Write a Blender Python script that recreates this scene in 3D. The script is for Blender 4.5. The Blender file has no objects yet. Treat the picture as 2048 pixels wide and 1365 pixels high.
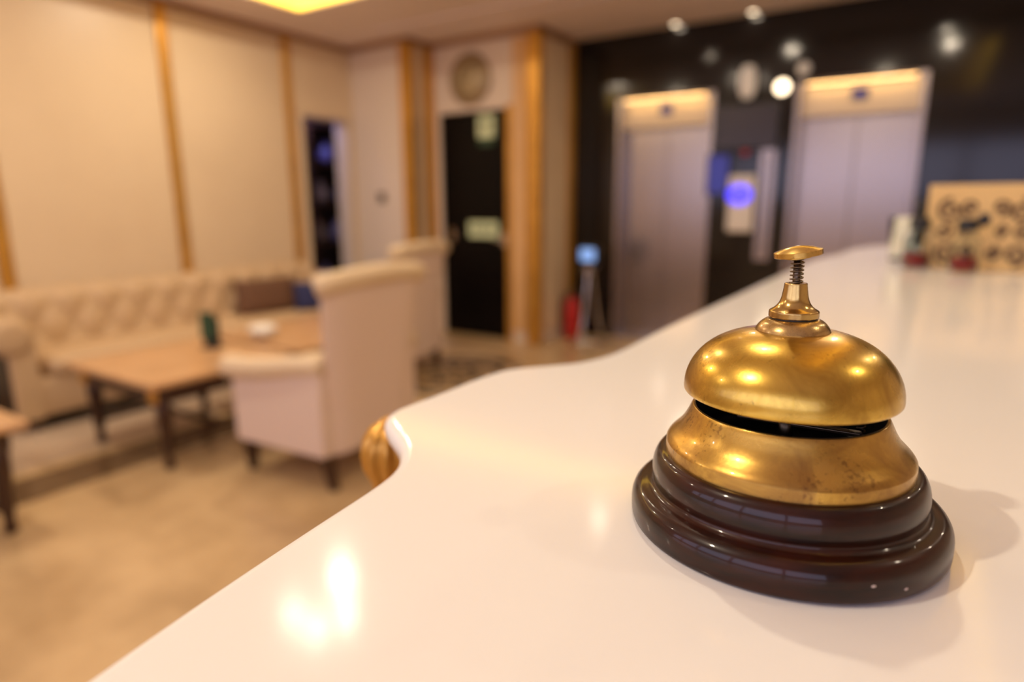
import bpy, bmesh, math, random
from math import pi, sin, cos, radians
from mathutils import Vector, Matrix
random.seed(7)
SC = bpy.context.scene
COL = SC.collection

# ------------------------------------------------------------------ camera
TH, PS, RO, FPX, H = radians(12.285), radians(32.514), radians(-0.3), 1273.5, 1.22
fw = Vector((-sin(PS) * cos(TH), cos(PS) * cos(TH), -sin(TH)))
rt = Vector((cos(PS), sin(PS), 0))
up = rt.cross(fw)
rt, up = rt * cos(RO) + up * sin(RO), up * cos(RO) - rt * sin(RO)
cam_d = bpy.data.cameras.new('camera')
cam = bpy.data.objects.new('camera', cam_d)
COL.objects.link(cam)
M = Matrix((rt, up, -fw)).transposed().to_4x4()
M.translation = Vector((0, 0, H))
cam.matrix_world = M
cam_d.sensor_width = 36
cam_d.lens = FPX / 2048 * 36
cam_d.clip_start = 0.01
cam_d.dof.use_dof = True
cam_d.dof.focus_distance = 0.242
cam_d.dof.aperture_fstop = 3.7
cam_d.dof.aperture_blades = 9
SC.camera = cam
HC = H - 0.125          # height of the counter top

# ------------------------------------------------------------------ exposure, world
SC.view_settings.view_transform = 'Standard'
SC.view_settings.look = 'None'
SC.view_settings.gamma = 1
SC.view_settings.use_curve_mapping = False
SC.view_settings.exposure = 1.0
w = bpy.data.worlds.new('world')
SC.world = w
w.use_nodes = True
w.node_tree.nodes['Background'].inputs[0].default_value = (0.9, 0.62, 0.42, 1)
w.node_tree.nodes['Background'].inputs[1].default_value = 0.05
SC.cycles.use_adaptive_sampling = False
SC.cycles.max_bounces = 8
SC.cycles.diffuse_bounces = 5
SC.cycles.sample_clamp_indirect = 6
SC.cycles.use_denoising = True

CEIL = 2.595
TRAY = 2.74
WARM = (1.0, 0.83, 0.62)


def lamp_light(name, loc, power, color=WARM, size=0.09, spread=180, rot=(0, 0, 0)):
    d = bpy.data.lights.new(name, 'AREA')
    d.shape = 'DISK'
    d.size = size
    d.energy = power
    d.color = color
    d.spread = radians(spread)
    o = bpy.data.objects.new(name, d)
    o.location = loc
    o.rotation_euler = rot
    COL.objects.link(o)
    return o


# ------------------------------------------------------------------ materials
def mat(name, color, rough=0.5, metal=0.0, noise=None, bump=None, coat=0.0, emit=None, spec=0.5, coat_rough=0.03):
    """noise = (scale, second colour, low, high[, detail]); bump = (scale, strength[, distance])"""
    m = bpy.data.materials.new(name)
    m.use_nodes = True
    nt = m.node_tree
    b = nt.nodes['Principled BSDF']
    b.inputs['Base Color'].default_value = (*color, 1)
    b.inputs['Roughness'].default_value = rough
    b.inputs['Metallic'].default_value = metal
    b.inputs['Specular IOR Level'].default_value = spec
    b.inputs['Coat Weight'].default_value = coat
    b.inputs['Coat Roughness'].default_value = coat_rough
    tc = nt.nodes.new('ShaderNodeTexCoord')
    if noise:
        n = nt.nodes.new('ShaderNodeTexNoise')
        n.inputs['Scale'].default_value = noise[0]
        n.inputs['Detail'].default_value = noise[4] if len(noise) > 4 else 6
        n.inputs['Roughness'].default_value = 0.6
        nt.links.new(tc.outputs['Object'], n.inputs['Vector'])
        r = nt.nodes.new('ShaderNodeValToRGB')
        r.color_ramp.elements[0].position = noise[2]
        r.color_ramp.elements[1].position = noise[3]
        r.color_ramp.elements[0].color = (*color, 1)
        r.color_ramp.elements[1].color = (*noise[1], 1)
        nt.links.new(n.outputs['Fac'], r.inputs['Fac'])
        nt.links.new(r.outputs['Color'], b.inputs['Base Color'])
    if bump:
        n2 = nt.nodes.new('ShaderNodeTexNoise')
        n2.inputs['Scale'].default_value = bump[0]
        n2.inputs['Detail'].default_value = 5
        nt.links.new(tc.outputs['Object'], n2.inputs['Vector'])
        bp = nt.nodes.new('ShaderNodeBump')
        bp.inputs['Strength'].default_value = bump[1]
        bp.inputs['Distance'].default_value = bump[2] if len(bump) > 2 else 0.001
        nt.links.new(n2.outputs['Fac'], bp.inputs['Height'])
        nt.links.new(bp.outputs['Normal'], b.inputs['Normal'])
    if emit:
        b.inputs['Emission Color'].default_value = (*emit[0], 1)
        b.inputs['Emission Strength'].default_value = emit[1]
    return m


def brass_mat(name, base, dark, rough, stain_scale=60):
    """Aged brass: broad tarnish clouds, small dark pits, uneven polish."""
    m = bpy.data.materials.new(name)
    m.use_nodes = True
    nt = m.node_tree
    N, L = nt.nodes, nt.links
    b = N['Principled BSDF']
    b.inputs['Metallic'].default_value = 0.95
    b.inputs['Coat Weight'].default_value = 0.25
    b.inputs['Coat Roughness'].default_value = 0.07
    tc = N.new('ShaderNodeTexCoord')
    n1 = N.new('ShaderNodeTexNoise')
    n1.inputs['Scale'].default_value = stain_scale
    n1.inputs['Detail'].default_value = 8
    n1.inputs['Roughness'].default_value = 0.65
    n1.inputs['Distortion'].default_value = 0.6
    L.new(tc.outputs['Object'], n1.inputs['Vector'])
    r1 = N.new('ShaderNodeValToRGB')
    r1.color_ramp.elements[0].position = 0.38
    r1.color_ramp.elements[1].position = 0.66
    r1.color_ramp.elements[0].color = (*base, 1)
    r1.color_ramp.elements[1].color = (*dark, 1)
    L.new(n1.outputs['Fac'], r1.inputs['Fac'])
    n2 = N.new('ShaderNodeTexNoise')
    n2.inputs['Scale'].default_value = stain_scale * 16
    n2.inputs['Detail'].default_value = 3
    L.new(tc.outputs['Object'], n2.inputs['Vector'])
    n3 = N.new('ShaderNodeTexNoise')
    n3.inputs['Scale'].default_value = stain_scale * 1.3
    n3.inputs['Detail'].default_value = 2
    L.new(tc.outputs['Object'], n3.inputs['Vector'])
    ad = N.new('ShaderNodeMath')
    ad.operation = 'MULTIPLY'
    L.new(n2.outputs['Fac'], ad.inputs[0])
    L.new(n3.outputs['Fac'], ad.inputs[1])
    r2 = N.new('ShaderNodeValToRGB')
    r2.color_ramp.elements[0].position = 0.345
    r2.color_ramp.elements[1].position = 0.42
    r2.color_ramp.elements[0].color = (0, 0, 0, 1)
    r2.color_ramp.elements[1].color = (0.5, 0.5, 0.5, 1)
    L.new(ad.outputs[0], r2.inputs['Fac'])
    mx = N.new('ShaderNodeMix')
    mx.data_type = 'RGBA'
    L.new(r2.outputs['Color'], mx.inputs['Factor'])
    L.new(r1.outputs['Color'], mx.inputs['A'])
    mx.inputs['B'].default_value = (dark[0] * .35, dark[1] * .3, dark[2] * .5, 1)
    L.new(mx.outputs['Result'], b.inputs['Base Color'])
    mr = N.new('ShaderNodeMapRange')
    mr.inputs['From Min'].default_value = 0.3
    mr.inputs['From Max'].default_value = 0.7
    mr.inputs['To Min'].default_value = rough * 0.8
    mr.inputs['To Max'].default_value = rough * 1.35
    L.new(n1.outputs['Fac'], mr.inputs['Value'])
    L.new(mr.outputs['Result'], b.inputs['Roughness'])
    bp = N.new('ShaderNodeBump')
    bp.inputs['Strength'].default_value = 0.12
    bp.inputs['Distance'].default_value = 0.0002
    L.new(n2.outputs['Fac'], bp.inputs['Height'])
    L.new(bp.outputs['Normal'], b.inputs['Normal'])
    return m


def wood_mat(name, c1, c2, rough, coat, scale=(4, 40, 4), coat_rough=0.1):
    m = mat(name, c1, rough, coat=coat, coat_rough=coat_rough)
    nt = m.node_tree
    N, L = nt.nodes, nt.links
    b = N['Principled BSDF']
    b.inputs['Specular IOR Level'].default_value = 0.2
    tc = N.new('ShaderNodeTexCoord')
    mp = N.new('ShaderNodeMapping')
    mp.inputs['Scale'].default_value = scale
    n = N.new('ShaderNodeTexNoise')
    n.inputs['Scale'].default_value = 3
    n.inputs['Detail'].default_value = 8
    L.new(tc.outputs['Object'], mp.inputs['Vector'])
    L.new(mp.outputs['Vector'], n.inputs['Vector'])
    r = N.new('ShaderNodeValToRGB')
    r.color_ramp.elements[0].position = 0.35
    r.color_ramp.elements[1].position = 0.65
    r.color_ramp.elements[0].color = (*c1, 1)
    r.color_ramp.elements[1].color = (*c2, 1)
    L.new(n.outputs['Fac'], r.inputs['Fac'])
    L.new(r.outputs['Color'], b.inputs['Base Color'])
    bp = N.new('ShaderNodeBump')
    bp.inputs['Strength'].default_value = 0.05
    bp.inputs['Distance'].default_value = 0.0004
    L.new(n.outputs['Fac'], bp.inputs['Height'])
    L.new(bp.outputs['Normal'], b.inputs['Normal'])
    return m


MT = {
    'panel': mat('cream_wall_panel', (0.74, 0.60, 0.42), 0.38, noise=(1.2, (0.69, 0.55, 0.38), 0.4, 0.7)),
    'wall': mat('cream_wall_paint', (0.74, 0.64, 0.54), 0.5),
    'gold': mat('gilded_trim', (0.66, 0.36, 0.07), 0.32, metal=0.55, noise=(9, (0.56, 0.29, 0.05), 0.4, 0.7)),
    'tanwood': mat('light_tan_panel', (0.74, 0.47, 0.22), 0.4, noise=(5, (0.68, 0.42, 0.19), 0.4, 0.7)),
    'scrollink': mat('brown_scroll_relief', (0.10, 0.045, 0.018), 0.5),
    'cornice': mat('brown_cornice', (0.36, 0.19, 0.08), 0.4, metal=0.2),
    'ceil': mat('ceiling_paint', (0.80, 0.70, 0.66), 0.6),
    'black': mat('polished_black_granite', (0.006, 0.005, 0.005), 0.11, noise=(160, (0.016, 0.013, 0.012), 0.55, 0.75), spec=0.45),
    'blackdoor': mat('black_door_paint', (0.004, 0.003, 0.003), 0.3, spec=0.12),
    'floor': mat('polished_beige_marble', (0.60, 0.43, 0.24), 0.22, noise=(2.3, (0.40, 0.27, 0.14), 0.38, 0.68), spec=0.5),
    'floor2': mat('pale_pink_marble', (0.58, 0.46, 0.35), 0.2, noise=(3, (0.48, 0.36, 0.26), 0.4, 0.7)),
    'stripe': mat('brown_marble_inlay', (0.12, 0.07, 0.035), 0.2, noise=(8, (0.20, 0.13, 0.07), 0.4, 0.7)),
    'mosaic': mat('dark_mosaic_inlay', (0.06, 0.045, 0.035), 0.25, noise=(14, (0.35, 0.27, 0.2), 0.48, 0.58)),
    'counter': mat('white_solid_surface', (0.88, 0.88, 0.85), 0.12, spec=0.24, bump=(900, 0.04, 0.0001)),
    'counterbody': mat('counter_front_paint', (0.55, 0.44, 0.32), 0.4),
    'steel': mat('brushed_lift_steel', (0.40, 0.36, 0.36), 0.27, metal=1.0, bump=(60, 0.05)),
    'header': mat('satin_lift_header', (0.60, 0.52, 0.42), 0.5, metal=0.6),
    'chrome': mat('chrome', (0.7, 0.68, 0.66), 0.15, metal=1.0),
    'fabric': mat('pink_beige_upholstery', (0.74, 0.60, 0.53), 0.75, bump=(400, 0.1)),
    'fabric2': mat('cream_lit_upholstery', (0.72, 0.58, 0.40), 0.6, bump=(400, 0.1)),  # paler chair cloth: light from above painted into roll and arm tops
    'sofafab': mat('tan_tufted_upholstery', (0.56, 0.40, 0.24), 0.55, bump=(300, 0.1)),
    'sofadark': mat('sofa_near_black', (0.012, 0.008, 0.006), 0.4),  # near-black for the sofa's outer arm panels and plinth
    'pillow': mat('brown_cushion_cloth', (0.13, 0.06, 0.03), 0.8),
    'bluecloth': mat('navy_cushion_cloth', (0.02, 0.025, 0.10), 0.8),
    'darkwood': mat('dark_leg_wood', (0.05, 0.02, 0.01), 0.35),
    'brownwood': mat('brown_wood', (0.22, 0.10, 0.035), 0.4),
    'tabletop': wood_mat('light_walnut_top', (0.50, 0.29, 0.14), (0.62, 0.38, 0.20), 0.3, 0.3, (6, 1, 6)),
    'mahogany': wood_mat('lacquered_mahogany', (0.010, 0.0022, 0.0008), (0.036, 0.007, 0.002), 0.35, 0.5, (18, 18, 90), 0.07),
    'brass_dome': brass_mat('aged_brass_dome', (0.72, 0.48, 0.085), (0.40, 0.23, 0.035), 0.27, 44),
    'brass_base': brass_mat('tarnished_brass_base', (0.66, 0.42, 0.09), (0.36, 0.20, 0.05), 0.29, 46),
    'brass_neck': brass_mat('worn_brass_neck', (0.64, 0.45, 0.14), (0.40, 0.25, 0.09), 0.2, 80),
    'brass_cap': brass_mat('pitted_brass_collar', (0.66, 0.47, 0.18), (0.32, 0.20, 0.09), 0.26, 120),
    'brass_button': brass_mat('polished_brass_button', (0.75, 0.53, 0.15), (0.60, 0.38, 0.10), 0.2, 60),
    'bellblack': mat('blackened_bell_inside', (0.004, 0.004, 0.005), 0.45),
    'spring': mat('dark_spring_steel', (0.16, 0.12, 0.08), 0.35, metal=1.0),
    'red': mat('red_paint', (0.55, 0.02, 0.02), 0.35),
    'redglass': mat('red_glaze', (0.28, 0.012, 0.006), 0.3),
    'rubber': mat('black_plastic', (0.008, 0.008, 0.009), 0.35),
    'white': mat('white_plastic', (0.75, 0.72, 0.68), 0.4),
    'paper': mat('pale_sign_paper', (0.60, 0.55, 0.38), 0.5),
    'greensign': mat('pale_green_sign', (0.66, 0.78, 0.50), 0.45),
    'green': mat('dark_green', (0.015, 0.06, 0.03), 0.4),
    'clockface': mat('cream_clock_face', (0.52, 0.42, 0.24), 0.4),
    'clockring': mat('grey_brown_clock_rim', (0.16, 0.12, 0.08), 0.35, metal=0.5),
    'clockrim': mat('dull_bronze_clock_rim', (0.34, 0.25, 0.14), 0.4, metal=0.3),
    'card': mat('parchment_card', (0.80, 0.55, 0.22), 0.5, noise=(6, (0.72, 0.48, 0.19), 0.4, 0.7)),
    'screen': mat('blue_lit_screen', (0.01, 0.01, 0.05), 0.2, emit=((0.02, 0.03, 0.35), 0.25)),
    'bluelit': mat('blue_lit_display', (0.05, 0.05, 0.4), 0.3, emit=((0.07, 0.05, 1.0), 1.1)),
    'paleblue': mat('pale_blue_display', (0.1, 0.15, 0.3), 0.3, emit=((0.25, 0.45, 0.9), 0.5)),
    'redlit': mat('red_indicator', (0.2, 0.01, 0.01), 0.3, emit=((0.6, 0.01, 0.02), 0.15)),
    'led': mat('yellow_led_strip', (0.8, 0.6, 0.1), 0.4, emit=((1.0, 0.58, 0.06), 2.0)),
    'bulb': mat('lit_lamp', (0.9, 0.8, 0.6), 0.4, emit=((1.0, 0.76, 0.5), 2.5)),
    'frost': mat('frosted_lamp', (0.5, 0.45, 0.4), 0.4, emit=((1.0, 0.78, 0.6), 0.12)),
    'daypane': mat('evening_window_pane', (0.3, 0.3, 0.4), 0.3, emit=((0.72, 0.70, 1.0), 1.1)),
    'moon': mat('cool_shelf_wall', (0.10, 0.09, 0.13), 0.5),
    'leaf': mat('dull_flower', (0.30, 0.12, 0.10), 0.6),
    'glass': None,
}
g = bpy.data.materials.new('clear_glass')
g.use_nodes = True
gb = g.node_tree.nodes['Principled BSDF']
gb.inputs['Base Color'].default_value = (0.95, 0.97, 0.97, 1)
gb.inputs['Roughness'].default_value = 0.03
gb.inputs['Transmission Weight'].default_value = 1
gb.inputs['IOR'].default_value = 1.12
MT['glass'] = g


# ------------------------------------------------------------------ helpers
def link_mesh(name, bm, m, parent=None, smooth=False, bevel=None, subsurf=0):
    me = bpy.data.meshes.new(name)
    bmesh.ops.recalc_face_normals(bm, faces=bm.faces[:])
    bm.to_mesh(me)
    bm.free()
    o = bpy.data.objects.new(name, me)
    COL.objects.link(o)
    me.materials.append(MT[m] if isinstance(m, str) else m)
    if smooth:
        for p in me.polygons:
            p.use_smooth = True
    if bevel:
        md = o.modifiers.new('bevel', 'BEVEL')
        md.width = bevel
        md.segments = 3
        md.limit_method = 'ANGLE'
        md.angle_limit = radians(40)
    if subsurf:
        md = o.modifiers.new('sub', 'SUBSURF')
        md.levels = subsurf
        md.render_levels = subsurf
    if parent:
        o.parent = parent
    return o


def box(bm, x0, x1, y0, y1, z0, z1, mtx=None):
    vs = [bm.verts.new((x, y, z)) for z in (z0, z1) for y in (y0, y1) for x in (x0, x1)]
    for f in ((0, 1, 3, 2), (4, 6, 7, 5), (0, 4, 5, 1), (2, 3, 7, 6), (0, 2, 6, 4), (1, 5, 7, 3)):
        bm.faces.new([vs[i] for i in f])
    if mtx:
        bmesh.ops.transform(bm, matrix=mtx, verts=vs)
    return vs


def boxes(name, lst, m, parent=None, bevel=None):
    bm = bmesh.new()
    for b in lst:
        box(bm, *b)
    return link_mesh(name, bm, m, parent, bevel=bevel)


def rbox(name, b, m, parent=None, r=0.02, seg=4, smooth=True):
    bm = bmesh.new()
    box(bm, *b)
    bmesh.ops.bevel(bm, geom=bm.edges[:], offset=r, segments=seg, profile=0.5, affect='EDGES')
    return link_mesh(name, bm, m, parent, smooth=smooth)


def lathe_bm(bm, prof, seg=48, center=(0, 0, 0), closed=True, fn=None):
    """prof: list of (r, z). fn(angle) scales the radius."""
    cx, cy, cz = center
    rings = []
    for r, z in prof:
        if r < 1e-6:
            rings.append([bm.verts.new((cx, cy, cz + z))])
        else:
            rings.append([bm.verts.new((cx + r * (fn(2 * pi * k / seg) if fn else 1) * cos(2 * pi * k / seg),
                                        cy + r * (fn(2 * pi * k / seg) if fn else 1) * sin(2 * pi * k / seg), cz + z)) for k in range(seg)])
    for a, b in zip(rings, rings[1:]):
        for k in range(seg):
            k2 = (k + 1) % seg
            if len(a) == 1 and len(b) == 1:
                continue
            if len(a) == 1:
                bm.faces.new((a[0], b[k], b[k2]))
            elif len(b) == 1:
                bm.faces.new((a[k], a[k2], b[0]))
            else:
                bm.faces.new((a[k], a[k2], b[k2], b[k]))
    if closed:
        for rg in (rings[0], rings[-1]):
            if len(rg) > 1:
                bm.faces.new(rg)


def lathe(name, prof, m, parent=None, seg=48, center=(0, 0, 0), closed=True, sharp=None, fn=None, smooth=True):
    bm = bmesh.new()
    lathe_bm(bm, prof, seg, center, closed, fn)
    o = link_mesh(name, bm, m, parent, smooth=smooth)
    if sharp:
        o.data.set_sharp_from_angle(angle=radians(sharp))
    return o


def prism(bm, pts, axis, a0, a1):
    """Extrude a 2D outline. axis 'x': pts are (y,z); 'y': (x,z); 'z': (x,y)."""
    def P(p, a):
        return {'x': (a, p[0], p[1]), 'y': (p[0], a, p[1]), 'z': (p[0], p[1], a)}[axis]
    A = [bm.verts.new(P(p, a0)) for p in pts]
    B = [bm.verts.new(P(p, a1)) for p in pts]
    n = len(pts)
    bm.faces.new(A)
    bm.faces.new(B)
    for i in range(n):
        bm.faces.new((A[i], A[(i + 1) % n], B[(i + 1) % n], B[i]))


def tube(bm, pts, r, seg=8, cap=True):
    rings = []
    n = len(pts)
    prev = None
    for i, p in enumerate(pts):
        p = Vector(p)
        t = (Vector(pts[min(i + 1, n - 1)]) - Vector(pts[max(i - 1, 0)])).normalized()
        ref = prev if prev else (Vector((0, 0, 1)) if abs(t.z) < .9 else Vector((1, 0, 0)))
        u = (ref - t * ref.dot(t)).normalized()
        prev = u
        v = t.cross(u)
        rr = r[i] if isinstance(r, (list, tuple)) else r
        rings.append([bm.verts.new(p + (u * cos(2 * pi * k / seg) + v * sin(2 * pi * k / seg)) * rr) for k in range(seg)])
    for a, b in zip(rings, rings[1:]):
        for k in range(seg):
            bm.faces.new((a[k], a[(k + 1) % seg], b[(k + 1) % seg], b[k]))
    if cap:
        bm.faces.new(rings[0])
        bm.faces.new(rings[-1])


def tubes(name, lst, m, parent=None, seg=8):
    bm = bmesh.new()
    for pts, r in lst:
        tube(bm, pts, r, seg)
    return link_mesh(name, bm, m, parent, smooth=True)


def root(name, label, cat, loc=(0, 0, 0), rz=0, group=None, kind=None, rot=None):
    o = bpy.data.objects.new(name, None)
    o.location = loc
    o.rotation_euler = rot if rot else (0, 0, rz)
    o.empty_display_size = 0.05
    COL.objects.link(o)
    return tag(o, label, cat, group, kind)


def tag(o, label=None, cat=None, group=None, kind=None):
    if label:
        o['label'] = label
    if cat:
        o['category'] = cat
    if group:
        o['group'] = group
    if kind:
        o['kind'] = kind
    return o


def struct(o):
    o['kind'] = 'structure'
    return o


def catmull(pts, n=8):
    out = []
    for i in range(len(pts) - 1):
        p0 = Vector(pts[max(i - 1, 0)])
        p1 = Vector(pts[i])
        p2 = Vector(pts[i + 1])
        p3 = Vector(pts[min(i + 2, len(pts) - 1)])
        for k in range(n):
            t = k / n
            out.append(0.5 * ((2 * p1) + (p2 - p0) * t + (2 * p0 - 5 * p1 + 4 * p2 - p3) * t * t + (3 * p1 - p0 - 3 * p2 + p3) * t ** 3))
    out.append(Vector(pts[-1]))
    return out


# ================================================================== the room
XL, YA, XA, YB, XB, YC = -4.592, 4.446, -3.885, 4.744, -2.757, 5.359
XR, YF = 2.4, -1.6

# floor
struct(boxes('floor', [(XL - 1.3, XR + .15, YF - .15, YC + .3, -.12, 0)], 'floor'))
struct(boxes('floor_border', [(XL, -3.42, YF, YA, 0, .0015)], 'floor2'))
struct(boxes('floor_stripe', [(-3.33, -3.25, YF, 3.0, 0, .002), (-3.10, -3.04, YF, 3.0, 0, .002), (-3.25, -3.10, YF, 3.0, 0, .0012)], 'stripe'))
# mosaic medallion between the far armchair and the black door
med = root('floor_medallion', 'round dark patterned mosaic medallion set in the pale marble floor', 'floor mosaic', (-2.75, 3.55, 0))
med['kind'] = 'structure'
for k, (r0, r1) in enumerate(((0.30, 0.36), (0.44, 0.54))):
    bm = bmesh.new()
    lathe_bm(bm, [(r0, 0), (r1, 0), (r1, .002), (r0, .002), (r0, 0)], 40, closed=False)
    link_mesh('inlay_ring', bm, 'mosaic', med)
for k in range(8):
    a = 2 * pi * k / 8
    bm = bmesh.new()
    prism(bm, [(cos(a) * .05, sin(a) * .05), (cos(a + .28) * .16, sin(a + .28) * .16), (cos(a) * .30, sin(a) * .30), (cos(a - .28) * .16, sin(a - .28) * .16)], 'z', 0, .002)
    link_mesh('inlay_petal', bm, 'mosaic', med)

# ceiling with a raised tray
TX0, TX1, TY0, TY1 = -4.02, 0.38, 0.30, 3.44
struct(boxes('ceiling', [
    (XL - .2, TX0, YF - .2, YC + .2, CEIL, CEIL + .3),
    (TX1, XR + .2, YF - .2, YC + .2, CEIL, CEIL + .3),
    (TX0, TX1, TY1, YC + .2, CEIL, CEIL + .3),
    (TX0, TX1, YF - .2, TY0, CEIL, CEIL + .3),
    (TX0, TX1, TY0, TY1, TRAY + .02, TRAY + .3)], 'ceil'))
# stepped cornice mouldings where the walls meet the ceiling
struct(boxes('trim_1', [
    (XL, XL + .04, YF, YA, CEIL - .045, CEIL), (XL, XA + .04, YA - .04, YA, CEIL - .045, CEIL),
    (XA, XA + .04, YA - .04, YB, CEIL - .045, CEIL), (XA, XB + .04, YB - .04, YB, CEIL - .045, CEIL),
    (XB, XB + .04, YB - .04, YC, CEIL - .045, CEIL)], 'cornice', bevel=.008))
struct(boxes('trim_2', [(-3.9, XR, 4.1, 4.16, CEIL - .02, CEIL), (-3.9, XR, 4.35, 4.38, CEIL - .012, CEIL)], 'ceil', bevel=.006))
# yellow light strip round the tray edge
led = root('light_strip', 'yellow glowing light strip along the edge of the raised ceiling tray', 'light strip', (TX0, TY1, CEIL))
for b in ((TX0, TX1, TY1 - .012, TY1, CEIL + .015, CEIL + .125), (TX0, TX0 + .012, TY0, TY1 - .012, CEIL + .015, CEIL + .125),
          (TX1 - .012, TX1, TY0, TY1 - .012, CEIL + .015, CEIL + .125)):
    boxes('strip', [(b[0] - TX0, b[1] - TX0, b[2] - TY1, b[3] - TY1, b[4] - CEIL, b[5] - CEIL)], 'led', led)

# left wall: body with an opening, cream panels between gold strips
T2 = [0.48, 1.583, 2.703, 3.736]
DW0, DW1, DWT = 3.86, 4.37, 1.96
wl = struct(boxes('wall_left', [(XL - .15, XL, YF - .15, DW0, 0, CEIL), (XL - .15, XL, DW1, YA + .1, 0, CEIL), (XL - .15, XL, DW0, DW1, DWT, CEIL)], 'wall'))
ys = [YF] + T2
for a, b in zip(ys, ys[1:]):
    boxes('wall_panel', [(XL, XL + .018, a + .045, b - .045, .12, CEIL - .05)], 'panel', wl, bevel=.006)
for y in T2:
    boxes('gold_strip', [(XL, XL + .035, y - .036, y + .036, .1, CEIL - .04)], 'gold', wl, bevel=.01)
boxes('wall_panel', [(XL, XL + .018, T2[-1] + .045, YA, DWT + .04, CEIL - .05)], 'panel', wl, bevel=.006)
boxes('door_frame', [(XL, XL + .03, DW0 - .05, DW0, 0, DWT + .04), (XL, XL + .03, DW1, DW1 + .05, 0, DWT + .04), (XL, XL + .03, DW0, DW1, DWT, DWT + .04)], 'fabric2', wl, bevel=.004)
struct(boxes('baseboard_left', [(XL, XL + .03, YF, DW0 - .05, 0, .1)], 'cornice', bevel=.006))

# room seen through the opening in the left wall
struct(boxes('wall_side_room', [(XL - 1.2, XL - 1.1, 3.4, 5.6, 0, 2.4), (XL - 1.2, XL - .15, 3.3, 3.4, 0, 2.4), (XL - 1.2, XL - .15, 5.6, 5.7, 0, 2.4), (XL - 1.2, XL - .15, 3.3, 5.7, 2.3, 2.4)], 'moon'))
sh = root('display_shelf', 'dark display shelf with bluish objects seen through the narrow opening', 'shelf', (XL - .62, 4.95, 0))
boxes('frame', [(-.4, -.37, -.5, .5, 0, 2.0), (-.4, .05, -.53, -.5, 0, 2.0), (-.4, .05, .5, .53, 0, 2.0)], 'darkwood', sh)
for z in (.35, .8, 1.2, 1.6, 1.97):
    boxes('shelf_board', [(-.37, .05, -.5, .5, z, z + .025)], 'darkwood', sh)
k = 0
for z, items in ((.825, (-.35, -.1, .18, .4)), (1.225, (-.3, .0, .3)), (1.625, (-.2, .2)), (.375, (-.3, .1))):
    for y in items:
        v = lathe('vase', [(0, 0), (.05, 0), (.085, .06), (.07, .14), (.03, .19), (.04, .22), (.0, .215)], mat('vase_glaze', (0.20, 0.19, 0.45) if k % 2 else (0.32, 0.26, 0.28), 0.25), seg=20)
        v.location = (XL - .72, 4.95 + y, z)
        posn = ('left', 'middle left', 'middle right', 'right')
        row = {.825: 'second lowest', 1.225: 'middle', 1.625: 'top', .375: 'lowest'}[z]
        idx = list(items).index(y)
        side = {2: ('left', 'right'), 3: ('left', 'middle', 'right'), 4: ('far left', 'left middle', 'right middle', 'far right')}[len(items)][idx]
        tag(v, '%s vase at the %s of the %s board of the dark shelf' % ('violet blue' if k % 2 else 'greyish', side, row), 'vase', 'vases on the dark display shelf')
        k += 1
lamp_light('side_room_light', (XL - .5, 4.3, 2.2), 5, (0.45, 0.45, 1.0), .3)

# wall faces A and B (stepped), gold strips at their corners
wb = struct(boxes('wall_back', [(XL - .15, XA, YA, YA + .12, 0, CEIL), (XA - .12, XA, YA + .12, YB, 0, CEIL),
                                (XA - .12, -3.79, YB, YB + .12, 0, CEIL), (-3.06, XB, YB, YB + .12, 0, CEIL), (-3.79, -3.06, YB, YB + .12, 2.0, CEIL),
                                (XB - .12, XB, YB + .12, YC + .1, 0, CEIL)], 'wall'))
for n, b in (('gold_strip', (XA - .075, XA + .006, YA - .03, YA, 0, CEIL - .04)), ('gold_strip', (XA, XA + .03, YA - .03, YA + .05, 0, CEIL - .04)),
             ('gold_strip', (XA, XA + .05, YB - .03, YB, 0, CEIL - .04)), ('gold_strip', (XA + .001, XA + .03, YB - .1, YB - .03, 0, CEIL - .04)),
             ('gold_strip', (-3.06, -3.01, YB - .03, YB, 0, 2.02)),
             ('gold_strip', (XB - .10, XB + .006, YB - .035, YB, 0, CEIL - .04)), ('gold_strip', (XB, XB + .03, YB - .035, YB + .05, 0, CEIL - .04)),
             ('gold_strip', (XB, XB + .03, YC - .10, YC, 0, CEIL - .04))):
    boxes(n, [b], 'gold', wb, bevel=.008)
boxes('wall_panel', [(-3.0, XB - .12, YB - .02, YB, .1, CEIL - .06)], 'tanwood', wb, bevel=.006)
boxes('wall_panel', [(XA, XA + .015, YA + .07, YB - .12, .1, CEIL - .06)], 'panel', wb, bevel=.004)
boxes('wall_panel', [(XB, XB + .015, YB + .08, YC - .13, .1, CEIL - .06)], 'panel', wb, bevel=.004)

# black granite lift wall with two openings
E1, E2, ET = (-2.321, -1.497), (-.899, -.073), 2.075
struct(boxes('wall_lift', [(XB, E1[0], YC, YC + .25, 0, CEIL), (E1[1], E2[0], YC, YC + .25, 0, CEIL), (E2[1], XR, YC, YC + .25, 0, CEIL),
                           (E1[0], E1[1], YC, YC + .25, ET, CEIL), (E2[0], E2[1], YC, YC + .25, ET, CEIL)], 'black'))
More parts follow.
